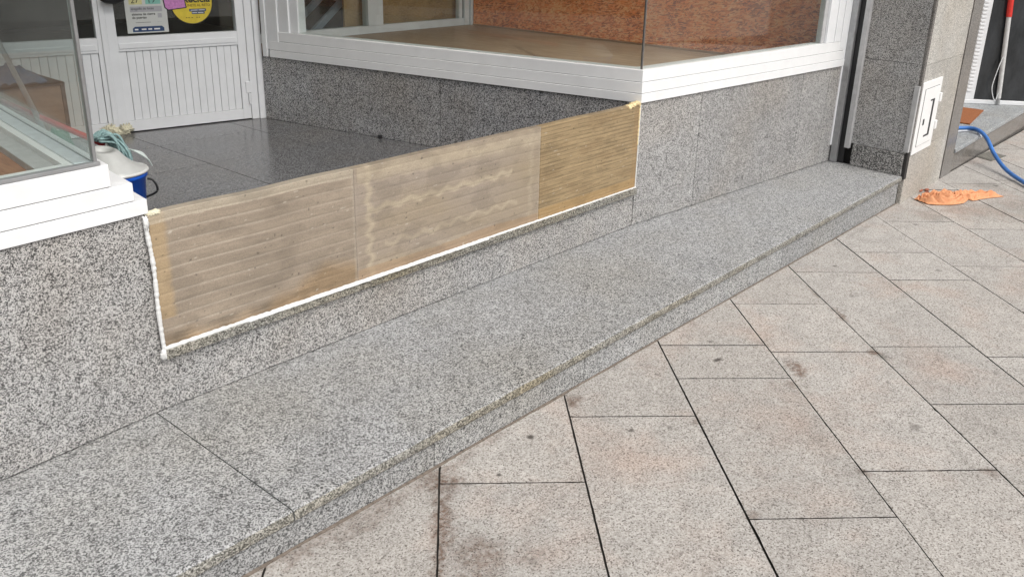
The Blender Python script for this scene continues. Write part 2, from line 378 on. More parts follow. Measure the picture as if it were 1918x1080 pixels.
# entrance floor with tile joints
bm = NB(); xs = [-.01, .65, 1.31, 1.97, 2.75]; ys = [.045, .72, 1.30, 1.85, 2.40, 3.05]
for i in range(4):
    for j in range(5):
        pl = [(xs[i]+.0022, ys[j]+.0022), (xs[i+1]-.0022, ys[j]+.0022), (xs[i+1]-.0022, ys[j+1]-.0022), (xs[i]+.0022, ys[j+1]-.0022)]
        # clip between the two side walls and the doors
        for F_ in (FS, FSL, FD):
            n = -F_.n; c = F_.a.dot(n)-(.0 if F_ is not FD else -.0)
            pl = clip(pl, n.x, n.y, c) if len(pl) > 2 else []
        if len(pl) > 2: prism(bm, pl, .235, .25)
ef = struct(obj('entrance_floor', bm, GF)); 
bm = NB(); prism(bm, [(.04, .05), (2.70, .05), (2.3, 3.1), (.38, 3.1)], .2, .2465); struct(obj('floor_bed', bm, JOINT))

# ---- stone ledge along the front
LG = thing('stone_ledge', 'long low grey granite step running along the whole shopfront above the paving', 'step', (0, -.73, -.2))
LE = -.742
def wob(x, s): return .0018*noise.noise(Vector((x*9, s, 0)))+.0012*noise.noise(Vector((x*31, s, 3)))
def ledge_slab(x0, x1):
    bm = NB(); n = max(2, int((x1-x0)/.02)); prof = None; rings = []
    for i in range(n+1):
        x = x0+(x1-x0)*i/n
        yb = (.0614*x+.02) if x < 0 else .02
        if x > 2.7: yb = .02-.085*(x-2.7)
        e = LE+wob(x, 1)
        pr = [(yb, -.035), (e+.004, -.036), (e-.001, -.03), (e+wob(x, 5), -.012+wob(x, 2)), (e+.004, -.004+wob(x, 7)), (e+.012, -.0005), (e+.03, 0), (yb, 0)]
        rings.append([bm.verts.new((x, y, z)) for y, z in pr])
    m_ = len(rings[0])
    for a, b in zip(rings, rings[1:]):
        for k in range(m_):
            f = bm.faces.new((a[k], a[(k+1) % m_], b[(k+1) % m_], b[k])); f.material_index = 1 if k in (1, 2, 3) else 0
    bm.faces.new(rings[0]); bm.faces.new(rings[-1][::-1])
    obj('ledge_slab', bm, [GL, GE], LG)
ledge_slab(-2.6, .003); ledge_slab(.0075, 4.95)
bm = NB(); sx = [-2.6, -1.0, .548, 1.35, 2.10, 3.1, 4.0, 4.877]
for a, b in zip(sx, sx[1:]):
    prism(bm, [(a+.0015, -.7265), (b-.0015, -.7265), (b-.0015, -.70), (a+.0015, -.70)], lambda x, y: PZ(x, y)-.04, -.0385)  # stops short of the slab; dark core behind draws the nosing's shadow line
obj('ledge_riser', bm, GL, LG, bev=.001)
bm = NB(); prism(bm, [(-2.6, -.716), (4.87, -.716), (4.87, .0), (-2.6, -.15)], -.3, -.037); obj('ledge_core', bm, JOINT, LG)
# dirt strip at the foot of the riser
bm = NB()
for i in range(240):
    x = -2.5+i*.031; wv = .006+.008*abs(noise.noise(Vector((x*3, 0, 0))))
    prism(bm, [(x, -.7275), (x+.031, -.7275), (x+.031, -.7285-wv), (x, -.7285-wv)], lambda a, b: PZ(a, b)-.004, lambda a, b: PZ(a, b)+.0022)
struct(obj('pavement_dirt', bm, plain("foot_dirt", (.17, .14, .115), .95, var=.4, vs=60)))

# ---- display window frames
def path_tier(bm, F1, L1, F2, L2, d1, d2, th, z0, z1):
    """L shaped sill tier: runs along F1 (0..L1) and F2 (0..L2) from their common corner"""
    # corner of the offset lines
    def isect(oa, ob):
        A = F1.a+F1.n*oa; B = F2.a+F2.n*ob; M_ = Matrix(((F1.u.x, -F2.u.x), (F1.u.y, -F2.u.y))); t = M_.inverted() @ (B-A); return A+F1.u*t[0]
    co = isect(d1, d2); ci = isect(d1-th, d2-th)
    g = .0006
    a = [F1.p(L1, d1), (co.x, co.y), (ci.x, ci.y), F1.p(L1, d1-th)]; prism(bm, a, z0, z1)
    b = [(co.x, co.y), F2.p(L2, d2), F2.p(L2, d2-th), (ci.x, ci.y)]; prism(bm, b, z0, z1)
def window(F1, L1, F2, L2, offs, zz, zt, label, fz, jambs):
    W = obj_frame = None
    bm = NB(); path_tier(bm, F1, L1, F2, L2, offs[0][0], offs[0][1], .12, zz[0], zz[1]-.0015)
    W = obj('window_frame', bm, WHITEB, SH, label=label, bev=.0015)
    for i in (1, 2):
        bm = NB(); path_tier(bm, F1, L1, F2, L2, offs[i][0], offs[i][1], .12-.01*i, zz[i]+.0008, zz[i+1]-.0015); obj('window_sill', bm, WHITEB, W, bev=.0015)
        bm = NB(); path_tier(bm, F1, L1, F2, L2, offs[i][0]-.004, offs[i][1]-.004, .1, zz[i]-.0025, zz[i]+.0015); obj('sill_groove', bm, BLACKP, W)
    bm = NB(); path_tier(bm, F1, L1, F2, L2, .001, .001, .1, zz[0]-.004, zz[0]+.001); obj('sill_groove', bm, BLACKP, W)
    return W
zzL = (.671, .7175, .774, .842); zzR = (.671, .7185, .776, .8385)
WL = window(FL, 2.65, FSL, 2.9, [(.010, .010), (.006, -.026), (.002, -.088)], zzL, 3.9, 'white stepped frame of the left display window', 0, None)
WR = window(FRt, 2.225, FS, 2.64, [(.012, .012), (.007, .007), (.002, .002)], zzR, 3.9, 'white stepped frame of the right display window', 0, None)
ZT = 3.9  # window head out of view, raised to let more light into the bays
# right window jambs and head
bm = NB(); FRt.box(bm, 1.905, 1.945, -.06, -.022, .8385, ZT); obj('glazing_bead', bm, LGREY, WR, bev=.002)
bm = NB(); FRt.box(bm, 1.947, 2.05, -.08, -.004, .8385, ZT); FRt.box(bm, 2.052, 2.135, -.08, .001, .8385, ZT); FRt.box(bm, 2.137, 2.222, -.08, .005, .79, ZT); obj('window_jamb', bm, WHITE, WR, bev=.002)
bm = NB(); FS.box(bm, 2.40, 2.47, -.09, -.02, .8385, ZT); FS.box(bm, 2.472, 2.56, -.09, -.006, .8385-.06, ZT); FS.box(bm, 2.562, 2.66, -.09, .006, .72, ZT); FS.box(bm, 2.662, 2.70, -.09, .016, .671, ZT); obj('window_jamb', bm, WHITE, WR, bev=.002)
bm = NB(); FRt.box(bm, -.02, 2.2, -.1, .03, ZT, ZT+.15); FS.box(bm, -.02, 2.7, -.1, .03, ZT, ZT+.15); obj('window_head', bm, WHITE, WR)
bm = NB(); FL.box(bm, 0.02, 2.6, -.1, .03, ZT, ZT+.15); FSL.box(bm, 0.02, 2.9, -.13, -.03, ZT, ZT+.15); obj('window_head', bm, WHITE, WL)
# glass panes
def pane(F, s0, s1, d, z0, z1, parent, th=.008):
    bm = NB(); F.box(bm, s0, s1, d-th, d, z0, z1)
    bm.faces.ensure_lookup_table(); return obj('glass_pane', bm, GLASS, parent)
def pane1(F, s0, s1, d, z0, z1, parent):
    """pane with both faces and dark ground edges"""
    bm = NB(); th = .008
    fs = F.box(bm, s0, s1, d-th, d, z0, z1)
    bmesh.ops.recalc_face_normals(bm, faces=bm.faces[:])
    for f in bm.faces:
        f.material_index = 0 if abs(f.normal.dot(Vector((F.n.x, F.n.y, 0)))) > .9 else 1
    return obj('glass_pane', bm, [GLASS, GEDGE], parent, keep=True)
pane1(FL, .124, 2.64, -.014, .843, ZT, WL); pane1(FSL, .03, 2.86, -.112, .843, ZT, WL)
pane1(FRt, .026, 1.93, -.026, .83, ZT, WR); pane1(FS, .026, 2.44, -.026, .83, ZT, WR)
bm = NB(); cx, cy = FRt.p(.021, -.024); tube(bm, [(cx, cy, .836), (cx, cy, ZT)], .0045, 8); obj('corner_sealant', bm, plain("grey_silicone", (.13, .12, .11), .5), WR)
cx, cy = FL.p(.088, -.022); bm = NB(); FL.box(bm, .112, .1225, -.030, -.012, .842, ZT); obj('corner_profile', bm, plain('dull_corner_aluminium', (.2, .2, .2), .4), WL, bev=.003)
bm = NB(); FL.box(bm, .11, 2.64, -.026, .0, .842, .852); obj('glazing_bead', bm, GREY, WL, bev=.001)
# inner frame strips of the left bay (grey band, its shade put into the colour, and bright band seen through the glass)
bm = NB(); FSL.box(bm, .03, 2.86, -.165, -.121, .80, .846); obj('inner_rail', bm, plain("bright_inner_aluminium", (.62, .66, .69), .3), WL, bev=.002)
bm = NB(); FSL.box(bm, .03, 2.86, -.245, -.167, .775, .822); obj('inner_rail', bm, LGREY, WL, bev=.002)

# ---- display floors and interior of the bays
bm = NB()
pl = [(2.79, -.0-.14+.27), FRt.p(2.2, -.14), (4.95, 3.33), (2.36, 3.33), FS.p(2.7, -.13), FS.p(.13, -.13)]
prism(bm, pl, .60, .65); obj('display_floor', bm, FLOORW, SH, label='brown wooden floor of the right display window')
bm = NB(); FRt.box(bm, .02, 2.2, -.17, -.125, .62, .815); FS.box(bm, .13, 2.7, -.17, -.125, .62, .815); obj('inner_kerb', bm, WHITE, SH)
bm = NB(); prism(bm, [(-2.6, -.02), (-.10, .12), (.10, 2.0), (.2, 2.9), (-2.6, 2.9)], .76, .80); obj('display_floor', bm, FLOORL, SH, label='reddish wooden floor of the left display window')
bm = NB()
for k in range(14):
    x = 2.2+.21*k
bm.free()
# back glazed partition of the right bay
bm = NB(); box(bm, 2.3, 5.02, 3.33, 3.39, .651, .715)
fr = obj('back_partition', bm, DOORW, SH, bev=.002, label='white framed glazed partition closing the back of the right display window')
bm = NB(); box(bm, 3.70, 3.86, 3.32, 3.40, .716, ZT); box(bm, 4.79, 4.83, 3.335, 3.385, .716, ZT); box(bm, 4.845, 4.905, 3.32, 3.4, .652, ZT); box(bm, 4.912, 5.0, 3.30, 3.4, .652, ZT); obj('mullion', bm, DOORW, fr, bev=.002)
bm = NB(); box(bm, 4.831, 4.844, 3.34, 3.38, .716, ZT); obj('shadow_gap', bm, BLACKP, fr)
bm = NB(); box(bm, 2.35, 3.70, 3.35, 3.356, .716, ZT); box(bm, 3.86, 4.79, 3.35, 3.356, .716, ZT); obj('glass_pane', bm, GLASS, fr)
# shell of the shop
bm = NB(); prism(bm, [(-2.6, 9), (9.2, 9), (9.2, 9.2), (-2.6, 9.2)], -.2, 6); prism(bm, [(-2.8, -.1), (-2.6, -.1), (-2.6, 9.2), (-2.8, 9.2)], -.2, 6); box(bm, 5.05, 5.2, .3, 9, -.2, 6); obj('interior_wall', bm, DARK, SH)  # walls added near black so that the shop interior reads dark
bm = NB(); box(bm, -2.6, 5.05, 3.06, 9, .1, .249); obj('shop_floor', bm, plain("shop_floor_tiles", (.12, .11, .1), .4), SH)
bm = NB(); box(bm, -2.6, 5.05, .0, 9, ZT+.15, ZT+.3); obj('ceiling', bm, INNER, SH)  # unseen; added to shade the entrance, white to brighten the bays
bm = NB(); prism(bm, [(-2.6, -.16), (0, 0), (2.7, -.02), (4.95, -.21), (4.95, .1), (-2.6, .3)], ZT+.152, 9); obj('upper_wall', bm, GW, SH)  # unseen building mass, added with the ceiling to shade the entrance
bm = NB(); box(bm, -2.6, -2.55, -.12, 3, .7, ZT); obj('bay_partition', bm, OSB2, SH)
# solid plinth cores under display floors (hide nothing, close the bays)
bm = NB(); prism(bm, [FRt.p(.13, -.07), FRt.p(2.2, -.07), (4.9, 3.3), (2.32, 3.3), FS.p(2.6, -.07)], .0, .598); obj('bay_base', bm, JOINT, SH); bm = NB(); prism(bm, [(-2.6, .0), (-.05, .1), (.25, 2.9), (-2.6, 2.9)], .0, .758); obj('bay_base', bm, JOINT, SH)

# boards standing inside the right bay
bm = NB(); box(bm, 4.93, 4.95, -.05, 3.29, .651, 2.6)
tag(obj('chipboard_sheet', bm, OSB), 'orange chipboard sheet walling the right side of the display window behind the corner glass', 'board')
bm = NB(); box(bm, 4.91, 4.928, .0, 3.28, .652, .664); tag(obj('skirting_strip', bm, wood("dark_strip_wood", (.3, .17, .09), (.4, .24, .14), (.5, .32, .2), (3, 3, 60))), 'brown wooden strip along the foot of the orange chipboard sheet', 'strip')
bm = NB(); box(bm, 3.9, 4.9, 3.44, 3.46, .66, 2.6); tag(obj('chipboard_sheet', bm, OSB2), 'yellowish chipboard sheet behind the wide pane of the white back partition', 'board')
bm = NB(); box(bm, 3.56, 3.78, 3.46, 3.48, .66, 2.6); tag(obj('chipboard_sheet', bm, OSB2), 'narrow yellowish chipboard sheet beside the ladder behind the back partition', 'board')
# ladder
LD = thing('ladder', 'grey aluminium stepladder leaning behind the glass of the back partition', 'ladder', (2.8, 3.7, .25))
la = plain("ladder_aluminium", (.3, .33, .4), .4)
A = Vector((2.79, 3.6, .25)); Bt = Vector((4.45, 3.6, 1.5))
for k, off in enumerate((0, .33)):
    bm = NB(); a = A+Vector((off*.2, off, off*.12)); b = Bt+Vector((off*.2, off, off*.12)); s_ = Vector((.045, 0, 0)); t_ = Vector((0, .018, 0))
    vs = [bm.verts.new(p) for p in (a-s_-t_, a+s_-t_, a+s_+t_, a-s_+t_, b-s_-t_, b+s_-t_, b+s_+t_, b-s_+t_)]
    for f in ((0, 1, 2, 3), (4, 5, 6, 7), (0, 1, 5, 4), (1, 2, 6, 5), (2, 3, 7, 6), (3, 0, 4, 7)): bm.faces.new([vs[i] for i in f])
    obj('rail', bm, la, LD, bev=.003)
for k in range(5):
    t = .12+.2*k; p = A.lerp(Bt, t); bm = NB(); tube(bm, [p, p+Vector((.33*.2, .33, .04))], .022, 6); obj('rung', bm, la, LD)
bm = NB(); 
pts = [(2.98+.14*math.cos(t*.2618), 3.62, 1.0+.16*math.sin(t*.2618)) for t in range(24)]
vs = [bm.verts.new(p) for p in pts]; f = bm.faces.new(vs); r_ = bmesh.ops.extrude_face_region(bm, geom=[f]); bmesh.ops.translate(bm, verts=[v for v in r_['geom'] if isinstance(v, bmesh.types.BMVert)], vec=(0, .02, 0))
pts_o = tag(obj('wooden_disc', bm, plain("wooden_disc", (.2, .13, .05), .6, var=.3, vs=9)), 'round brownish disc standing beside the ladder behind the glass', 'disc')

# ---- pillar with plinth, shutter guides
bm = NB()
corner = FPF.p(-.006, .002)
PL_ = cladding('granite_pillar', FP, [.0, .532], .151, 2.9, GW, zs=(.737, 1.5, 2.2), label='granite pillar at the right end of the shopfront')
bm = NB()
zz = [-.27, .152, .73, 1.5, 2.2, 2.9]
for a, b in zip(zz, zz[1:]): FPF.box(bm, .018, .913, -.03, .0, a+.001, b-.001)
obj('front_cladding', bm, GB, PL_, bev=.0015)
bm = NB(); prism(bm, [FPF.p(.06, -.034), FPF.p(.90, -.034), FPF.p(.90, -.9), (5.02, .14), (5.0, -.2)], -.27, 3.9); obj('pillar_core', bm, JOINT, PL_)
bm = NB(); FP.box(bm, .533, .549, -.03, -.004, .17, 2.9); obj('corner_strip', bm, POL, PL_)
bm = NB(); FP.box(bm, .16, .524, -.02, .014, .0015, .150); obj('plinth', bm, GP, PL_, bev=.002)
bm = NB(); FP.box(bm, .531, .548, -.03, .002, -.02, .165); obj('plinth_edge', bm, JOINT, PL_)
bm = NB(); FPF.box(bm, .915, .93, -.03, -.01, -.27, 2.9); obj('dark_joint', bm, BLACKP, PL_)
SG = thing('shutter_guide', 'white and grey vertical shutter guide with a black slot beside the pillar', 'shutter guide', (4.9, -.27, .0))
bm = NB(); FP.box(bm, -.035, .015, .0, .05, .12, 2.8); obj('outer_channel', bm, WHITE, SG, bev=.002)
bm = NB(); FP.box(bm, .016, .06, .0, .038, .004, 2.8); obj('inner_channel', bm, GREY, SG, bev=.002)
bm = NB(); FP.box(bm, .061, .105, .0, .010, .002, 2.8); obj('slot', bm, BLACKP, SG)
bm = NB(); FP.box(bm, .106, .142, .001, .03, .118, 2.8); obj('outer_channel', bm, LGREY, SG, bev=.002)

# ---- doors
def leaf(s0, s1, mirror, label, glass_label=None):
    """door leaf between s0 (right) and s1 (left) along FD"""
    st = .055
    bm = NB()
    FD.box(bm, s0, s0+st, -.05, 0, .256, 2.3); FD.box(bm, s1-st, s1, -.05, 0, .256, 2.3)
    FD.box(bm, s0+st, s1-st, -.05, -.001, .256, .322); FD.box(bm, s0+st, s1-st, -.05, -.001, .748, .835); FD.box(bm, s0+st, s1-st, -.05, -.001, 2.2, 2.3)
    L_ = obj('door', bm, DOORW, SH, bev=.002, label=label)
    bm = NB(); n = 16; w_ = (s1-s0-2*st)/n
    for i in range(n):
        a = s0+st+i*w_; g = .0022 if i % 3 == 0 else .0010
        FD.box(bm, a+g, a+w_-g*.6, -.03, -.010, .3235, .7465)
    obj('plank_panel', bm, DOORW, L_, bev=.0015)
    bm = NB(); FD.box(bm, s0+st, s1-st, -.034, -.0305, .322, .748); obj('panel_backing', bm, GREY, L_)
    bm = NB(); FD.box(bm, s0+st+.01, s1-st-.004, -.002, .004, .765, .797); obj('rail_moulding', bm, DOORW, L_, bev=.002)
    bm = NB(); FD.box(bm, s0+st-.002, s1-st+.002, -.03, -.024, .836, 2.2); obj('door_glass', bm, GLASS, L_)
    return L_
DR = leaf(.098, .951, False, 'right leaf of the white entrance door with the paper poster and round sticker')
DLf = leaf(.956, 1.81, True, 'left leaf of the white entrance door seen behind the corner glass')
bm = NB(); FD.box(bm, .953, .985, .0, .012, .262, 2.25); obj('meeting_strip', bm, DOORW, DLf, bev=.003)
bm = NB(); FD.box(bm, .0, .045, -.08, .02, .25, 2.4); FD.box(bm, .046, .096, -.08, .006, .25, 2.4); FD.box(bm, 1.812, 1.87, -.08, .006, .25, 2.4); FD.box(bm, 0, 1.87, -.08, .006, 2.401, ZT+.1)
DFm = obj('door_frame', bm, DOORW, SH, bev=.003)
for zc in (.43, 1.9):
    bm = NB(); FD.box(bm, .085, .125, .0, .008, zc, zc+.075); FD.box(bm, .10, .112, .0, .016, zc-.075, zc-.002); obj('hinge', bm, DOORW, DR, bev=.002)
bm = NB(); blob(bm, FD.P(.905, .055, 1.065), (.075, .03, .032), .05, 3)
tube(bm, [FD.P(.93, .0, 1.07), FD.P(.93, .05, 1.07)], .016, 8)
obj('door_handle', bm, BLACKP, DR, smooth=True)

# foam lump at the foot of the doors
bm = NB()
for i in range(5):
    t = i/4; blob(bm, FD.P(1.035-.12*t, .012, .272+.014*math.sin(i*1.7)), (.034, .015, .026), 1.1, 4, 26, i)
tag(obj('foam_lump', bm, FOAMP, smooth=True), 'pale yellow crumpled foam stuck at the foot of the white doors', 'foam')

# ---- text and stickers on the door glass
def text(name, s, size, F, sp, d, z, mat, parent, ext=.0002, align='CENTER', bold=0):
    c = bpy.data.curves.new(name, 'FONT'); c.body = s; c.size = size; c.extrude = ext; c.align_x = align; c.align_y = 'CENTER'; c.offset = bold; c.resolution_u = 3
    o = bpy.data.objects.new(name, c); COL.objects.link(o)
    x = Vector((-F.u.x, -F.u.y, 0)); n = Vector((F.n.x, F.n.y, 0)); M_ = Matrix((( x.x, 0, n.x, 0), (x.y, 0, n.y, 0), (0, 1, 0, 0), (0, 0, 0, 1)))
    dg = bpy.context.evaluated_depsgraph_get(); me = bpy.data.meshes.new_from_object(o.evaluated_get(dg)); bpy.data.objects.remove(o)
    me.transform(Matrix.Translation(F.P(sp, d, z)-Vector(parent.get('_at', (0, 0, 0)))) @ M_)
    me.materials.clear(); me.materials.append(mat); r = bpy.data.objects.new(name, me); COL.objects.link(r); r.parent = parent; return r
def xs_(x): return (2.236-x)/.9827
INK = plain("black_ink", (.02, .02, .02), .6); NAVY = plain("navy_ink", (.02, .05, .13), .6); PW = plain("poster_paper", (.52, .53, .51), .7, var=.03)
YEL = plain("pale_yellow_ink", (.55, .52, .25), .7); TEA = plain("teal_ink", (.2, .45, .38), .7); GI = plain("grey_ink", (.36, .36, .38), .7); SY = plain("sticker_yellow", (.6, .46, .04), .6); PK = plain("pink_ink", (.5, .2, .45), .6, var=.2, vs=90); WI = plain("white_ink", (.7, .7, .7), .6)
GD = -.0235
PO = thing('poster', 'white paper notice with 27 and 19 degree boxes on the door glass', 'poster', tuple(FD.P(xs_(1.547), GD, .85)))
sc = xs_(1.547)
bm = NB(); FD.box(bm, sc-.123, sc+.123, GD, GD+.0006, .85, 1.22); obj('sheet', bm, PW, PO)
def patch(s0, s1, z0, z1, mat, name, par, d=.0008):
    bm = NB(); FD.box(bm, s0, s1, GD+d-.0001, GD+d+.0002, z0, z1); return obj(name, bm, mat, par)
patch(sc+.02, sc+.098, 1.02, 1.10, YEL, 'yellow_box', PO); patch(sc-.09, sc-.0, 1.02, 1.10, TEA, 'teal_box', PO)
text('number', '27°', .05, FD, sc+.052, GD+.0013, 1.043, INK, PO); text('number', '19°', .05, FD, sc-.045, GD+.0013, 1.043, INK, PO)
patch(sc-.095, sc+.095, .975, 1.008, GI, 'grey_box', PO, .0006)
text('caption', 'apagado de luces', .02, FD, sc+.09, GD+.0013, .995, INK, PO, align='LEFT')
text('caption', 'sistema de cierre\nde puertas', .02, FD, sc+.088, GD+.0013, .952, INK, PO, align='LEFT', bold=.0004)
patch(sc-.09, sc-.065, .938, .965, GI, 'icon', PO); patch(sc-.02, sc+.07, .912, .914, INK, 'line', PO); patch(sc-.085, sc-.06, .912, .914, GI, 'line', PO)
bm = NB(); pts = [FD.P(sc+.092, GD+.001, .857), FD.P(sc+.092, GD+.001, .878), FD.P(sc+.078, GD+.001, .889), FD.P(sc-.082, GD+.001, .889), FD.P(sc-.096, GD+.001, .878), FD.P(sc-.096, GD+.001, .857)]
bm.faces.new([bm.verts.new(p) for p in pts]); obj('navy_bar', bm, NAVY, PO)
for a, b in ((.08, .06), (.04, .012), (0, -.022), (-.035, -.07)): patch(sc+b, sc+a, .868, .876, WI, 'bar_mark', PO, .0013)
cs = xs_(1.822)
ST = thing('round_sticker', 'round yellow recycling sticker with a pink box stuck on the door glass', 'sticker', tuple(FD.P(cs, GD, 1.023)))
def disc(r, d, mat, name):
    bm = NB(); bm.faces.new([bm.verts.new(FD.P(cs+r*math.cos(t*math.pi/32), GD+d, 1.023+r*math.sin(t*math.pi/32))) for t in range(90)]); return obj(name, bm, mat, ST)
disc(.134, .0006, INK, 'rim'); disc(.129, .0009, SY, 'face')
text('wording', 'Recicla', .062, FD, cs-.03, GD+.0013, 1.042, INK, ST, bold=.002); text('wording', 'Y ÚNETE AL RETO', .021, FD, cs-.03, GD+.0013, 1.004, plain("dark_mustard", (.2, .14, .01), .6), ST, bold=.0006)
patch(cs-.088, cs+.018, .967, .983, NAVY, 'strip', ST, .0012); patch(cs-.078, cs+.004, .951, .966, NAVY, 'strip', ST, .0012)
for a, b, z in ((-.08, -.04, .973), (-.035, .01, .973), (-.07, -.035, .957), (-.03, .0, .957)): patch(cs+a, cs+b, z, z+.004, WI, 'strip_mark', ST, .0016)
for a in (.035, .02, 0, -.03, -.045): patch(cs+a, cs+a+.008, .928, .932, INK, 'small_mark', ST, .0014)
bm = NB(); bm.faces.new([bm.verts.new(FD.P(s_, GD+.0018, z_)) for s_, z_ in ((xs_(1.655), .995), (xs_(1.675), .978), (xs_(1.79), .990), (xs_(1.775), 1.12), (xs_(1.64), 1.12))]); obj('box_outline', bm, INK, ST)
bm = NB(); bm.faces.new([bm.verts.new(FD.P(s_, GD+.0024, z_)) for s_, z_ in ((xs_(1.661), .998), (xs_(1.678), .984), (xs_(1.783), .995), (xs_(1.77), 1.115), (xs_(1.647), 1.115))]); obj('pink_box', bm, PK, ST)

# ================================================================ FLOOD BOARD (the repaired barrier)
FB = thing('barrier_board', 'long ribbed tan board with three translucent panels closing the foot of the shop entrance', 'board', (1.37, .0, .218))
B0, B1 = Vector((.050, .004)), Vector((2.703, -.020)); FBd = Fr(B0, B1); outward(FBd, (1, -5)); BL = FBd.L; ZB0, ZB1 = .2195, .668
def board_color(s, t):
    N = lambda a, b, o=0: noise.fractal(Vector((s*a, t*b, o)), 1, 2.1, 4)
    grain = N(4, 40, 3)*.5+N(9, 120, 8)*.35
    z = t*.45
    rib = (z/.0405) % 1
    line = max(0, 1-abs(rib-.5)/.10)
    if s < .783:
        c = Vector((.30, .245, .188)); c *= 1+.17*grain
        c = c.lerp(Vector((.43, .375, .305)), .7*line if s < .4 else .3*line)
        dk = N(3.5, 5, 20); c *= 1+.18*dk
        edge = .062+.006*N(1, 14, 5)+t*.0
        if s < edge and t > .22: c = c.lerp(Vector((.40, .295, .175)), min(.85, (edge-s)/.02))
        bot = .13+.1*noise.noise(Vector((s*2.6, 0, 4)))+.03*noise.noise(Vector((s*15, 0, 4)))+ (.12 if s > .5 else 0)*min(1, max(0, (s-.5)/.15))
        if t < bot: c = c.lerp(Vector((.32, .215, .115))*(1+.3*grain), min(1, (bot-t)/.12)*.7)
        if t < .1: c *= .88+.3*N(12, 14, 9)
        if t > .93+.02*N(6, 2, 1): c = c.lerp(Vector((.46, .4, .31)), .6)
        if abs(s-.775) < .004: c = c.lerp(Vector((.4, .35, .28)), .4)
    elif s < 1.852:
        c = Vector((.325, .262, .185)); c *= 1+.17*grain; c = c.lerp(Vector((.325, .275, .235)), .35+.5*N(2, 3, 7))
        c = c*(1-.05*line)
        pale = Vector((.46, .385, .28))
        def wavy(t0, sl, amp, fr_, th, s0, s1, k=.5):
            nonlocal c
            if s0 < s < s1:
                tt = t0+sl*(s-s0)+amp*(.5*noise.noise(Vector((s*fr_*.6, t0*7, 1)))+.45*(2*abs(((s/.105+t0*5+.35*noise.noise(Vector((s*6, 3, t0))))%1)*2-1)-1)); d_ = abs(t-tt)
                if d_ < th: c = c.lerp(pale, k*(1-d_/th)**.6)
        wavy(.93, -.04, .03, 7, .085, .80, 1.85, .7); wavy(.60, .03, .05, 6, .034, .84, 1.66, .85); wavy(.27, .02, .06, 8, .028, .92, 1.7, .6); wavy(.1, .0, .03, 8, .035, .82, 1.4, .4)
        for sc_, k in ((.85, .75), (1.79, .35)):
            d_ = abs(s-(sc_+.008*math.sin(t*42)+.012*noise.noise(Vector((0, t*14, sc_)))))
            if d_ < .018: c = c.lerp(pale, k*(1-d_/.018)**.6)
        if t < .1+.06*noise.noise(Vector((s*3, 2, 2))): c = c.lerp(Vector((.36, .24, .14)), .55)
        if s < .792: c = c.lerp(Vector((.38, .32, .26)), .35)
        if abs(s-1.848) < .003: c = c.lerp(Vector((.42, .36, .29)), .4)
    else:
        c = Vector((.335, .245, .135)); c *= 1+.45*grain
        l2 = ((z+.003*noise.noise(Vector((s*5, 0, 0))))/.019) % 1
        if l2 < .16: c *= .6
        dk = N(5, 7, 31)
        if dk > .12: c = c.lerp(Vector((.2, .13, .065)), min(.3, (dk-.12)*1.2))
        if s > BL-.05: c = c.lerp(Vector((.3, .19, .09)), .35+.4*N(8, 9, 2))
        if t < .12: c = c.lerp(Vector((.4, .25, .1)), .5)
    sp = noise.noise(Vector((s*70, t*34, 4)))
    if sp > .66: c *= .45
    sm = N(7, 6, 44)
    if sm > .05: c *= 1-min(.14, (sm-.05)*.45)
    lt = noise.noise(Vector((s*38, t*60, 14)))
    if lt > .66: c = c.lerp(Vector((.55, .5, .42)), .6)
    return c
BM = MT("ribbed_board", .42, 0, .4); vc = BM.n('VertexColor', layer_name='board'); fn = BM.noise(260, 3, .7); gn = BM.noise(40, 6, .75, BM.mapping((1, 1, 14)))
fine = BM.mix(.55, vc.outputs[0], BM.mix(1, vc.outputs[0], BM.ramp(fn.outputs[0], [(.3, .6), (.6, 1.12)]), 'MULTIPLY'))
fine = BM.mix(.5, fine, BM.mix(1, fine, BM.ramp(gn.outputs[0], [(.35, .72), (.6, 1.08)]), 'MULTIPLY')); BM.col(fine); BM.bump(fn.outputs[0], .15, .002)
BMB = plain("board_back", (.35, .25, .13), .7)
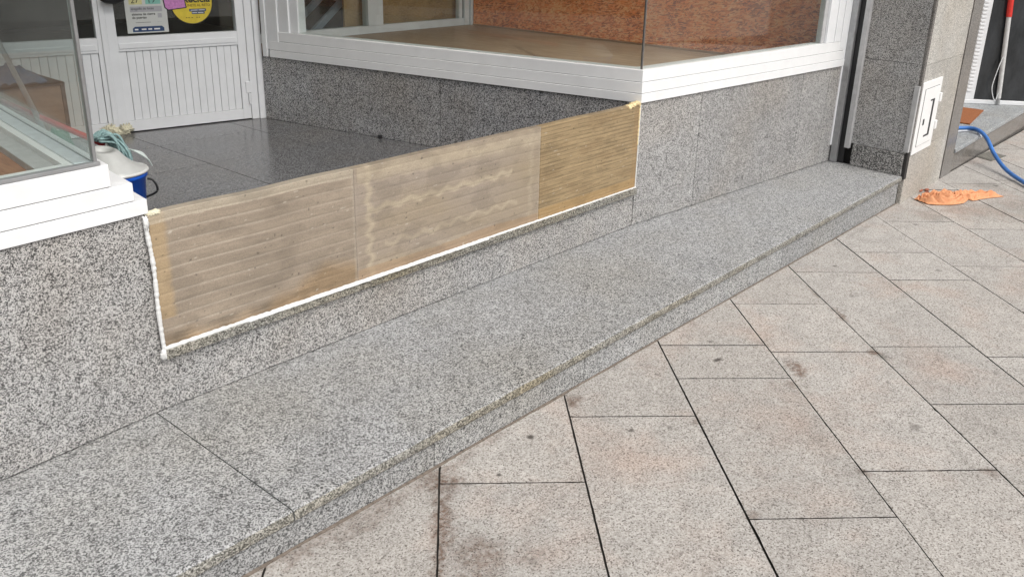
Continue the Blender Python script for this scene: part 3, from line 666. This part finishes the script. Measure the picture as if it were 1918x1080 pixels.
def board_panel(s0, s1, label):
    bm = NB(); cl = bm.loops.layers.float_color.new('board'); nx = int((s1-s0)/.0045); nz = 130; grid = []; cc = {}
    for i in range(nx+1):
        s_ = s0+(s1-s0)*i/nx; col_ = []
        for j in range(nz+1):
            t = j/nz; z = t*(ZB1-ZB0); rib = (z/.0405) % 1
            d = .012 - .0013*max(0, 1-abs(rib-.5)/.12) + .0006*noise.noise(Vector((s_*8, t*4, 0)))
            top = ZB1-.0035*(.5+noise.noise(Vector((s_*4, 0, 9)))) - (.0 if j < nz else 0)
            v = bm.verts.new(FBd.P(s_, d, ZB0+(top-ZB0)*t)); col_.append(v); k = board_color(s_, t); cc[v] = (max(0, k.x), max(0, k.y), max(0, k.z), 1)
        grid.append(col_)
    for i in range(nx):
        for j in range(nz):
            f = bm.faces.new((grid[i][j], grid[i+1][j], grid[i+1][j+1], grid[i][j+1])); f.smooth = True
            for lp in f.loops: lp[cl] = cc[lp.vert]
    # back and edges
    back = {}
    def bk(v, i, j):
        if v not in back:
            w_ = v.co-Vector((FBd.n.x, FBd.n.y, 0))*.035; back[v] = bm.verts.new(w_); cc[back[v]] = cc[v]
        return back[v]
    rim = [grid[i][0] for i in range(nx+1)]+[grid[nx][j] for j in range(1, nz+1)]+[grid[i][nz] for i in range(nx-1, -1, -1)]+[grid[0][j] for j in range(nz-1, 0, -1)]
    for a, b in zip(rim, rim[1:]+rim[:1]):
        f = bm.faces.new((b, a, bk(a, 0, 0), bk(b, 0, 0)))
        for lp in f.loops: lp[cl] = tuple(x*.95 for x in cc[lp.vert])
    f = bm.faces.new([bk(v, 0, 0) for v in rim])
    for lp in f.loops: lp[cl] = (.3, .22, .12, 1)
    return obj('panel', bm, BM.m, FB, label=label)
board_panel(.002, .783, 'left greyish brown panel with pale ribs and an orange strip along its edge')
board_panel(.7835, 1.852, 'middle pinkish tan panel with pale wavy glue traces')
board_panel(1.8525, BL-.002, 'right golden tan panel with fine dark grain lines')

# sealant beads
def bead(pts, rad, name, seed, n=120, name_taper=False):
    bm = NB(); P = curvepts(pts, max(2, n//(len(pts)-1)))
    for i, p in enumerate(P): p += Vector((.0015*noise.noise(Vector((i*.5, seed, 0))), 0, .0018*noise.noise(Vector((i*.45, seed, 5)))))
    tube(bm, P, lambda i: rad*(1.15-.55*(i/len(P)) if name_taper else 1)*(1+.35*noise.noise(Vector((i*.35, seed, 9)))+.25*noise.noise(Vector((i*.09, seed, 2)))), 8)
    return obj(name, bm, SEAL, FB, smooth=True)
bead([FBd.P(s_, .017, .2215) for s_ in [i*BL/16 for i in range(17)]], .0066, 'sealant_bead', 1, 420, True)
bead([FBd.P(s_, .024, .219) for s_ in (.3, .6, .9, 1.2, 1.5)], .0042, 'sealant_bead', 7, 160)
bead([FBd.P(.000, .014, .2), FBd.P(-.004, .016, .35), FBd.P(-.001, .015, .5), FBd.P(-.008, .013, .64)], .0072, 'sealant_bead', 3, 120)
bead([FBd.P(BL+.001, .012, .222), FBd.P(BL+.003, .011, .45), FBd.P(BL, .012, .66)], .0035, 'sealant_bead', 4, 120)
bm = NB(); blob(bm, FBd.P(-.002, .017, .203), (.013, .008, .02), .5, 3, 14, 2); obj('sealant_blob', bm, SEAL, FB, smooth=True); bm = NB(); blob(bm, FBd.P(-.008, .016, .645), (.009, .007, .022), .5, 3, 14, 5); obj('sealant_blob', bm, SEAL, FB, smooth=True)
bm = NB()
for i in range(7): blob(bm, FBd.P(BL-.02-.013*i, .0-.004*(i % 3), .672-.0022*i), (.016, .02, .010), .5, 3, 14, i)
obj('foam_edge', bm, FOAM, FB, smooth=True)
bm = NB()
for i in range(3): blob(bm, FBd.P(.012+.012*i, .0, .667), (.014, .014, .008), .5, 3, 14, i+9)
obj('foam_edge', bm, FOAMP, FB, smooth=True)
bm = NB()
for i in range(10): blob(bm, FBd.P(BL-.004, .011, .66-.022*i), (.006, .004, .012), .6, 2, 14, i)
obj('foam_edge', bm, FOAM, FB, smooth=True)

# ================================================================ METER BOX on the pillar
MB = thing('meter_box', 'white metal meter box with a slotted hinged door wrapped round the pillar corner', 'meter box', (5.1, -.75, .14))
def quad_on(F, pts, d0, d1, mat, name, par, bev=.002):
    bm = NB(); a = [bm.verts.new(F.P(s_, d0, z_)) for s_, z_ in pts]; b = [bm.verts.new(F.P(s_, d1, z_)) for s_, z_ in pts]
    bm.faces.new(a); bm.faces.new(b); n = len(pts)
    for i in range(n): bm.faces.new((a[i], a[(i+1) % n], b[(i+1) % n], b[i]))
    return obj(name, bm, mat, par, bev=bev)
WB = plain("meter_box_white", (.78, .78, .77), .45, var=.03)
quad_on(FPF, [(.03, .14), (.455, .14), (.455, .62), (.03, .62)], -.0, .012, WB, 'frame', MB)
bm = NB(); FPF.box(bm, .095, .40, .012, .017, .19, .57); obj('door', bm, WB, MB, bev=.002)
bm = NB()
for z0, z1, s0, s1 in ((.187, .189, .093, .402), (.571, .573, .093, .402)): FPF.box(bm, s0, s1, .012, .0135, z0, z1)
FPF.box(bm, .092, .0945, .012, .0135, .187, .573); FPF.box(bm, .4005, .403, .012, .0135, .187, .573); obj('door_gap', bm, BLACKP, MB)
bm = NB(); FPF.box(bm, .29, .325, .017, .019, .24, .49); FPF.box(bm, .21, .29, .017, .019, .24, .252); FPF.box(bm, .24, .29, .017, .019, .48, .49); obj('slot', bm, BLACKP, MB)
bm = NB(); FPF.box(bm, .14, .165, .017, .020, .33, .37); obj('lock', bm, BLACKP, MB)
for z0 in (.26, .45):
    bm = NB(); FPF.box(bm, .44, .475, .005, .024, z0, z0+.06); obj('hinge', bm, WB, MB, bev=.003)
bm = NB(); FP.box(bm, .515, .549, -.01, .012, .165, .602); obj('side_flange', bm, LGREY, MB, bev=.002)

# ================================================================ NEIGHBOURING SHOPFRONT
NBg = thing('neighbour_shopfront', 'neighbouring shopfront with a polished stone pier, a granite entrance step and a dark glazed side', 'building', (7, 0, 0))
bm = NB(); prism(bm, [(5.835, -.738), (6.10, -.735), (6.10, -.1), (5.835, -.1)], -.3, 2.9); pr_ = obj('stone_pier', bm, POL, NBg, bev=.004)
bm = NB(); prism(bm, [(6.102, -.722), (9.4, -.70), (9.4, .4), (6.102, .4)], -.35, -.055); obj('step_riser', bm, POL, NBg, bev=.003)
bm = NB(); prism(bm, [(6.102, -.745), (9.4, -.72), (9.4, .4), (6.102, .4)], -.053, -.018); obj('step_slab', bm, GN, NBg, bev=.006)
FN = Fr((8.29, -.20), (8.64, -.73)); outward(FN, (6, -.4))
bm = NB(); FN.box(bm, -.5, .64, -.06, .02, -.017, .025); obj('base_rail', bm, WHITE, NBg, bev=.006)
bm = NB(); FN.box(bm, .09, .66, -.03, .0, .026, 2.8); 
dg_ = MT("dark_door_glass", .12, 0, .5); nzz = dg_.noise(5, 5, .7, dg_.mapping((1, 1, .4))); dg_.col(dg_.ramp(nzz.outputs[0], [(.35, (.016, .018, .02)), (.75, (.05, .055, .06))])); obj('dark_glass', bm, dg_.m, NBg)
bm = NB(); FN.box(bm, .0, .085, -.06, .012, .026, 2.8); lv = obj('louvre_jamb', bm, WHITE, NBg, bev=.003)
bm = NB()
for k in range(60): FN.box(bm, .008, .05, .012, .018, .1+k*.035, .118+k*.035)
obj('louvre', bm, WHITE, lv, bev=.002)
bm = NB(); prism(bm, [(6.1, .3), (8.29, -.19), (8.29, .4), (6.1, .4)], -.017, 2.9); obj('recess_wall', bm, GB, NBg)
bm = NB(); prism(bm, [(5.2, -.2), (9.4, -.2), (9.4, .1), (5.2, .1)], 2.902, 9); obj('upper_wall', bm, GB, NBg)
bm = NB(); FN.box(bm, .66, .9, -.06, .01, -.017, 2.9); obj('end_pier', bm, POL, NBg)
bm = NB(); prism(bm, [(9.0, -.72), (15, -.66), (15, .3), (9.0, .3)], -.4, 6); obj('far_wall', bm, POL, NBg)
# door mat
bm = NB(); nx, ny = 40, 24; g_ = []
for i in range(nx+1):
    g_.append([bm.verts.new((7.18+.80*i/nx-.09*j/ny*0, -.555+.52*j/ny+.09*(i/nx), -.006+.002*noise.noise(Vector((i, j, 0))))) for j in range(ny+1)])
for i in range(nx):
    for j in range(ny): bm.faces.new((g_[i][j], g_[i+1][j], g_[i+1][j+1], g_[i][j+1]))
r_ = bmesh.ops.extrude_face_region(bm, geom=bm.faces[:]); bmesh.ops.translate(bm, verts=[v for v in r_['geom'] if isinstance(v, bmesh.types.BMVert)], vec=(0, 0, -.010))
tag(obj('door_mat', bm, plain("coir_mat", (.26, .09, .03), .95, var=.4, vs=120, bump=.6)), 'reddish brown coir mat lying on the neighbouring granite step', 'doormat')
# red and white pole
PLo = thing('striped_pole', 'red and white metal pole leaning against the dark glass on the neighbouring step', 'pole', (8.44, -.46, -.017))
pa_, pb_ = Vector((8.44, -.475, -.016)), Vector((8.33, -.335, 2.1))
pt = lambda z: pa_.lerp(pb_, (z-pa_.z)/(pb_.z-pa_.z))
bm = NB(); tube(bm, [pt(-.016), pt(.05)], .018, 10); obj('foot', bm, GREY, PLo)
bm = NB(); tube(bm, [pt(.05), pt(.82)], .022, 12); obj('white_section', bm, plain("pole_white", (.55, .55, .54), .4), PLo)
bm = NB(); tube(bm, [pt(.82), pt(1.5)], .026, 12); obj('red_section', bm, plain("pole_red", (.6, .03, .02), .4), PLo)
bm = NB(); tube(bm, [pt(1.5), pt(2.1)], .022, 12); obj('white_section', bm, plain("pole_white_b", (.55, .55, .54), .4), PLo)
bm = NB(); tube(bm, curvepts([pt(.45)+Vector((-.03, -.0, 0)), pt(.3)+Vector((-.06, .03, 0)), pt(.15)+Vector((-.08, .05, 0)), pt(.03)+Vector((-.05, .02, 0)), pt(.1)+Vector((-.03, 0, 0))]), .004, 6); obj('cord', bm, WHITE, PLo)
# hose
bm = NB()
hp = curvepts([(6.30, -.38, .008), (6.6, -.47, .010), (6.79, -.56, .014), (6.84, -.68, .018), (6.72, -.80, -.012), (6.55, -.92, -.10), (6.36, -1.06, -.165), (6.12, -1.24, -.184), (5.9, -1.42, -.181), (5.7, -1.75, -.180), (5.7, -2.3, -.180)], 12)
tube(bm, hp, .0155, 14)
tag(obj('hose', bm, plain("blue_hose", (.04, .17, .5), .45, var=.3, vs=8), smooth=True), 'thick blue hose coming off the neighbouring step and across the paving', 'hose')
bm = NB(); tube(bm, curvepts([(6.35, -.42, .0), (6.6, -.53, -.004), (6.8, -.6, -.006), (6.86, -.69, -.004), (6.8, -.745, -.03)], 8), .008, 8)
tag(obj('thin_cable', bm, plain("pale_cable", (.5, .52, .55), .5), smooth=True), 'thin pale cable lying beside the blue hose on the step', 'cable')
# drain cover
DC = thing('drain_cover', 'small dark metal drain cover set in the paving by the neighbouring step', 'drain cover', (6.98, -.80, -.22))
bm = NB(); cq = [(6.80, -.86), (6.88, -.72), (7.19, -.745), (7.12, -.90)]; prism(bm, cq, lambda x, y: PZ(x, y)-.02, lambda x, y: PZ(x, y)+.004); obj('plate', bm, plain("cast_iron", (.12, .115, .1), .7, var=.3), DC)
bm = NB()
for k in range(7):
    t = (k+.5)/7; a = Vector(cq[0]).lerp(Vector(cq[1]), t); b = Vector(cq[3]).lerp(Vector(cq[2]), t); n = (Vector(cq[1])-Vector(cq[0])).normalized()*.004
    a2 = a.lerp(b, .08); b2 = a.lerp(b, .92); prism(bm, [tuple(a2-n), tuple(b2-n), tuple(b2+n), tuple(a2+n)], lambda x, y: PZ(x, y)+.004, lambda x, y: PZ(x, y)+.008)
obj('grating', bm, plain("cast_iron_bars", (.2, .19, .165), .7), DC)
# orange cloth
def cloth_mat():
    M = MT("orange_cloth", .9); nz = M.noise(60, 4, .7); M.col(M.ramp(nz.outputs[0], [(.3, (.55, .24, .11)), (.7, (.74, .36, .19))])); return M.m
bm = NB(); nx, ny = 180, 90; c0, c1 = Vector((5.05, -.84)), Vector((5.66, -1.19)); u = (c1-c0); L_ = u.length; u.normalize(); n = Vector((u.y, -u.x)); g_ = []
for i in range(nx+1):
    a = i/nx; row = []
    wd = (.098*math.sin(math.pi*min(1, a*1.5+.12))**.6 if a < .55 else .022+.05*(1-(a-.55)/.45)**1.0)*(1+.12*noise.noise(Vector((a*9, 0, 3))))+.008
    for j in range(ny+1):
        b = j/ny*2-1; p = c0+u*(a*L_)+n*(b*wd+.012*math.sin(a*7))
        cx_, cy_ = (a-.27)*L_, b*wd; rr_ = math.hypot(cx_*.55, cy_)
        ph = (rr_*420 if a < .42 else b*9+a*6)+5*noise.noise(Vector((a*5, b*1.6, 0)))+2.5*noise.noise(Vector((a*15, b*4, 7)))
        h = (1+.55*max(0, 1-abs(a-.3)/.4))*(.012+.026*(.5+.5*math.sin(ph))**1.6+.016*noise.noise(Vector((a*16, b*5, 5))))*(1-abs(b)**5)*min(1, a*16+.2)*min(1, (1-a)*9)
        row.append(bm.verts.new((p.x, p.y, PZ(p.x, p.y)+.003+max(.003, h))))
    g_.append(row)
for i in range(nx):
    for j in range(ny): bm.faces.new((g_[i][j], g_[i+1][j], g_[i+1][j+1], g_[i][j+1]))
r_ = bmesh.ops.extrude_face_region(bm, geom=bm.faces[:]); 
for v in [v for v in r_['geom'] if isinstance(v, bmesh.types.BMVert)]: v.co.z -= .0018
tag(obj('floor_cloth', bm, cloth_mat(), smooth=True), 'crumpled orange floor cloth lying on the paving near the pillar', 'cloth')
bm = NB()
for i in range(6): blob(bm, (5.36+.05*math.sin(i*2), -.745-.025*(i % 3), PZ(5.3, -.78)+.004), (.028, .014, .006), .7, 2, 20, i)
tag(obj('rag_scrap', bm, plain("rust_rag", (.28, .09, .05), .95, var=.4), smooth=True), 'small rust red scrap on the paving at the foot of the pillar', 'scrap')

# ================================================================ CLEANING THINGS in the entrance
BK = thing('bucket', 'blue plastic bucket with a black handle behind the left window sill', 'bucket', (.31, .86, .25))
BC = Vector((.362, .88, .25)); bm = NB(); rings = []
for z, r in ((0, .088), (.02, .090), (.30, .112), (.302, .120), (.325, .120), (.325, .110), (.03, .084)):
    rings.append([bm.verts.new(BC+Vector((r*math.cos(k*math.pi/16), r*math.sin(k*math.pi/16), z))) for k in range(32)])
for a, b in zip(rings, rings[1:]):
    for k in range(32): bm.faces.new((a[k], a[(k+1) % 32], b[(k+1) % 32], b[k]))
bm.faces.new(rings[0][::-1]); bm.faces.new(rings[-1])
obj('tub', bm, plain("blue_plastic", (.012, .13, .72), .35), BK, smooth=True, bev=0)
hd = Vector((math.cos(-.7), math.sin(-.7), 0))
bm = NB(); tube(bm, curvepts([BC+hd*.120+Vector((0, 0, .29)), BC+hd*.138+Vector((0, 0, .285)), BC+hd*.152+Vector((0, 0, .26)), BC+hd*.148+Vector((0, 0, .235)), BC+hd*.108+Vector((0, 0, .215))]), .0045, 8); obj('handle', bm, BLACKP, BK, smooth=True)
WRG = thing('mop_wringer', 'white plastic wringer basket sitting on the blue bucket', 'wringer', (.31, .86, .54))
bm = NB(); rings = []; nr = 40
for z, rx, ry in ((.318, .121, .121), (.329, .122, .122), (.338, .105, .115), (.352, .08, .108), (.375, .062, .095), (.40, .052, .08), (.408, .04, .06), (.395, .036, .052), (.33, .03, .045)):
    rings.append([])
    for k in range(nr):
        a = k*2*math.pi/nr
        rings[-1].append(bm.verts.new(BC+Vector((rx*math.cos(a)-.25*max(0, z-.333), ry*math.sin(a)+.6*max(0, z-.333), z))))
for a, b in zip(rings, rings[1:]):
    for k in range(nr): bm.faces.new((a[k], a[(k+1) % nr], b[(k+1) % nr], b[k]))
bm.faces.new(rings[-1]); obj('basket', bm, plain("white_plastic", (.47, .475, .46), .35, var=.06), WRG, smooth=True)
bm = NB(); tube(bm, [BC+Vector((+.120*math.cos(k*math.pi/16), .120*math.sin(k*math.pi/16), .325)) for k in range(33)], .007, 6); obj('rim', bm, plain("white_plastic_rim", (.62, .62, .6), .3), WRG, smooth=True)
MOP = thing('mop', 'mop with a red handle and grey green yarn head lying behind the bucket', 'mop', (.43, 1.12, .5))
bm = NB(); tube(bm, [(.435, 1.12, .63), (.40, 1.6, .665), (.375, 2.0, .69)], .013, 10); obj('handle', bm, plain("red_handle", (.5, .05, .05), .4), MOP, smooth=True)
bm = NB(); rnd = random.Random(3)
for i in range(90):
    a = i/90; w0 = rnd.uniform(-.05, .03)
    p0 = Vector((.415+rnd.uniform(-.012, .012), 1.13+w0, .655+rnd.uniform(-.008, .008)))
    p1 = p0+Vector((.030+.035*a+rnd.uniform(-.008, .008), -.02+rnd.uniform(-.03, .03), .02-.035*a))
    p2 = p1+Vector((.018+.012*a, -.03+rnd.uniform(-.02, .02), -.06-.01*a)); p3 = p2+Vector((rnd.uniform(-.04, .0), -.01, -.07-rnd.random()*.04))
    tube(bm, curvepts([p0, p1, p2, p3], 6), .0052, 5)
obj('yarn_head', bm, plain("teal_yarn", (.22, .33, .33), .9, var=.35, vs=90), MOP, smooth=True)
bm = NB()
for i in range(5): tube(bm, curvepts([(.47+.008*i, 1.06+.012*i, .60), (.50+.010*i, 1.03+.02*i, .612-.006*i), (.53+.012*i, .99+.022*i, .59-.004*i), (.545+.012*i, .955+.02*i, .57-.012*i)], 6), .003, 5)
obj('loose_yarn', bm, plain("pale_yarn", (.5, .55, .53), .9), MOP, smooth=True)
# bare metal stick
bm = NB(); tube(bm, [(.09, 1.56, 1.5), (.276, 1.6, .995), (.376, 1.62, .696), (.50, 1.65, .26)], .011, 10)
tag(obj('metal_stick', bm, plain("steel_stick", (.5, .5, .5), .3, .6), smooth=True), 'thin grey metal stick leaning behind the left corner glass', 'stick')
# stand with cloths, made up in place of a reflection in the corner glass
SD = thing('reflection_stand', 'made-up low stand with a dark edge, in place of a reflection in the left corner glass', 'stand', (.5, 2.15, .25))
bm = NB(); box(bm, .36, .65, 2.0, 2.3, .52, .735); obj('box', bm, wood("reflection_brown", (.12, .07, .045), (.2, .125, .085), (.27, .18, .13), (6, 6, 40)), SD, bev=.004)
bm = NB(); box(bm, .651, .668, 1.995, 2.3, .515, .74); box(bm, .36, .668, 1.99, 2.302, .737, .75); obj('dark_edge', bm, BLACKP, SD)
for x, y in ((.38, 2.02), (.63, 2.02), (.40, 2.27), (.63, 2.27)):
    bm = NB(); tube(bm, [(x, y, .25), (x, y, .52)], .01, 8); obj('leg', bm, GREY, SD)
def rag(pts_c, sx_, sy_, z0, mat, name, seed, drop=.0, ang=0):
    bm = NB(); N_ = 36; g_ = []
    for i in range(N_+1):
        row = []
        for j in range(N_+1):
            a, b = i/N_*2-1, j/N_*2-1; rr = 1+.15*noise.noise(Vector((a*2, b*2, seed))); x, y = a*sx_*rr, b*sy_*rr
            h = .5*abs(noise.noise(Vector((a*3, b*3, seed+3))))+.25*abs(noise.noise(Vector((a*8, b*8, seed))))
            z = z0+.05*h+drop*(1-max(abs(a), abs(b))**2)
            row.append(bm.verts.new((pts_c[0]+x*math.cos(ang)-y*math.sin(ang), pts_c[1]+x*math.sin(ang)+y*math.cos(ang), z)))
        g_.append(row)
    for i in range(N_):
        for j in range(N_): bm.faces.new((g_[i][j], g_[i+1][j], g_[i+1][j+1], g_[i][j+1]))
    r_ = bmesh.ops.extrude_face_region(bm, geom=bm.faces[:])
    for v in [v for v in r_['geom'] if isinstance(v, bmesh.types.BMVert)]: v.co.z -= .002
    return obj(name, bm, mat, smooth=True)
tag(rag((.47, 2.15), .13, .14, .753, plain("blue_cloth", (.06, .1, .16), .9, var=.3), 'cloth', 1, .07), 'dark blue cloth heaped on top of the made-up stand, part of the same reflection', 'cloth')
bm = NB(); rings = []
for k in range(9):
    z = .53-.028*k; wdt = .035+.008*k
    rings.append([bm.verts.new((.60+wdt*(j/10*2-1), 1.975+.012*math.sin(j*1.7+k*.4), z+.01*math.sin(j))) for j in range(11)])
for a, b in zip(rings, rings[1:]):
    for j in range(10): bm.faces.new((a[j], a[j+1], b[j+1], b[j]))
r_ = bmesh.ops.extrude_face_region(bm, geom=bm.faces[:]); bmesh.ops.translate(bm, verts=[v for v in r_['geom'] if isinstance(v, bmesh.types.BMVert)], vec=(0, .003, 0))
tag(obj('cloth', bm, plain("green_cloth", (.06, .2, .12), .9, var=.3), smooth=True), 'small green cloth hanging at the front of the made-up stand', 'cloth')
# floor stop by the side wall
x_, y_ = FS.p(1.72, .02); bm = NB(); tube(bm, [(x_, y_, .2505), (x_, y_, .272)], .014, 12)
tag(obj('door_stop', bm, BLACKP), 'small black door stop on the dark entrance floor by the side wall', 'door stop')
for o in bpy.data.objects:
    if '_at' in o: del o['_at']
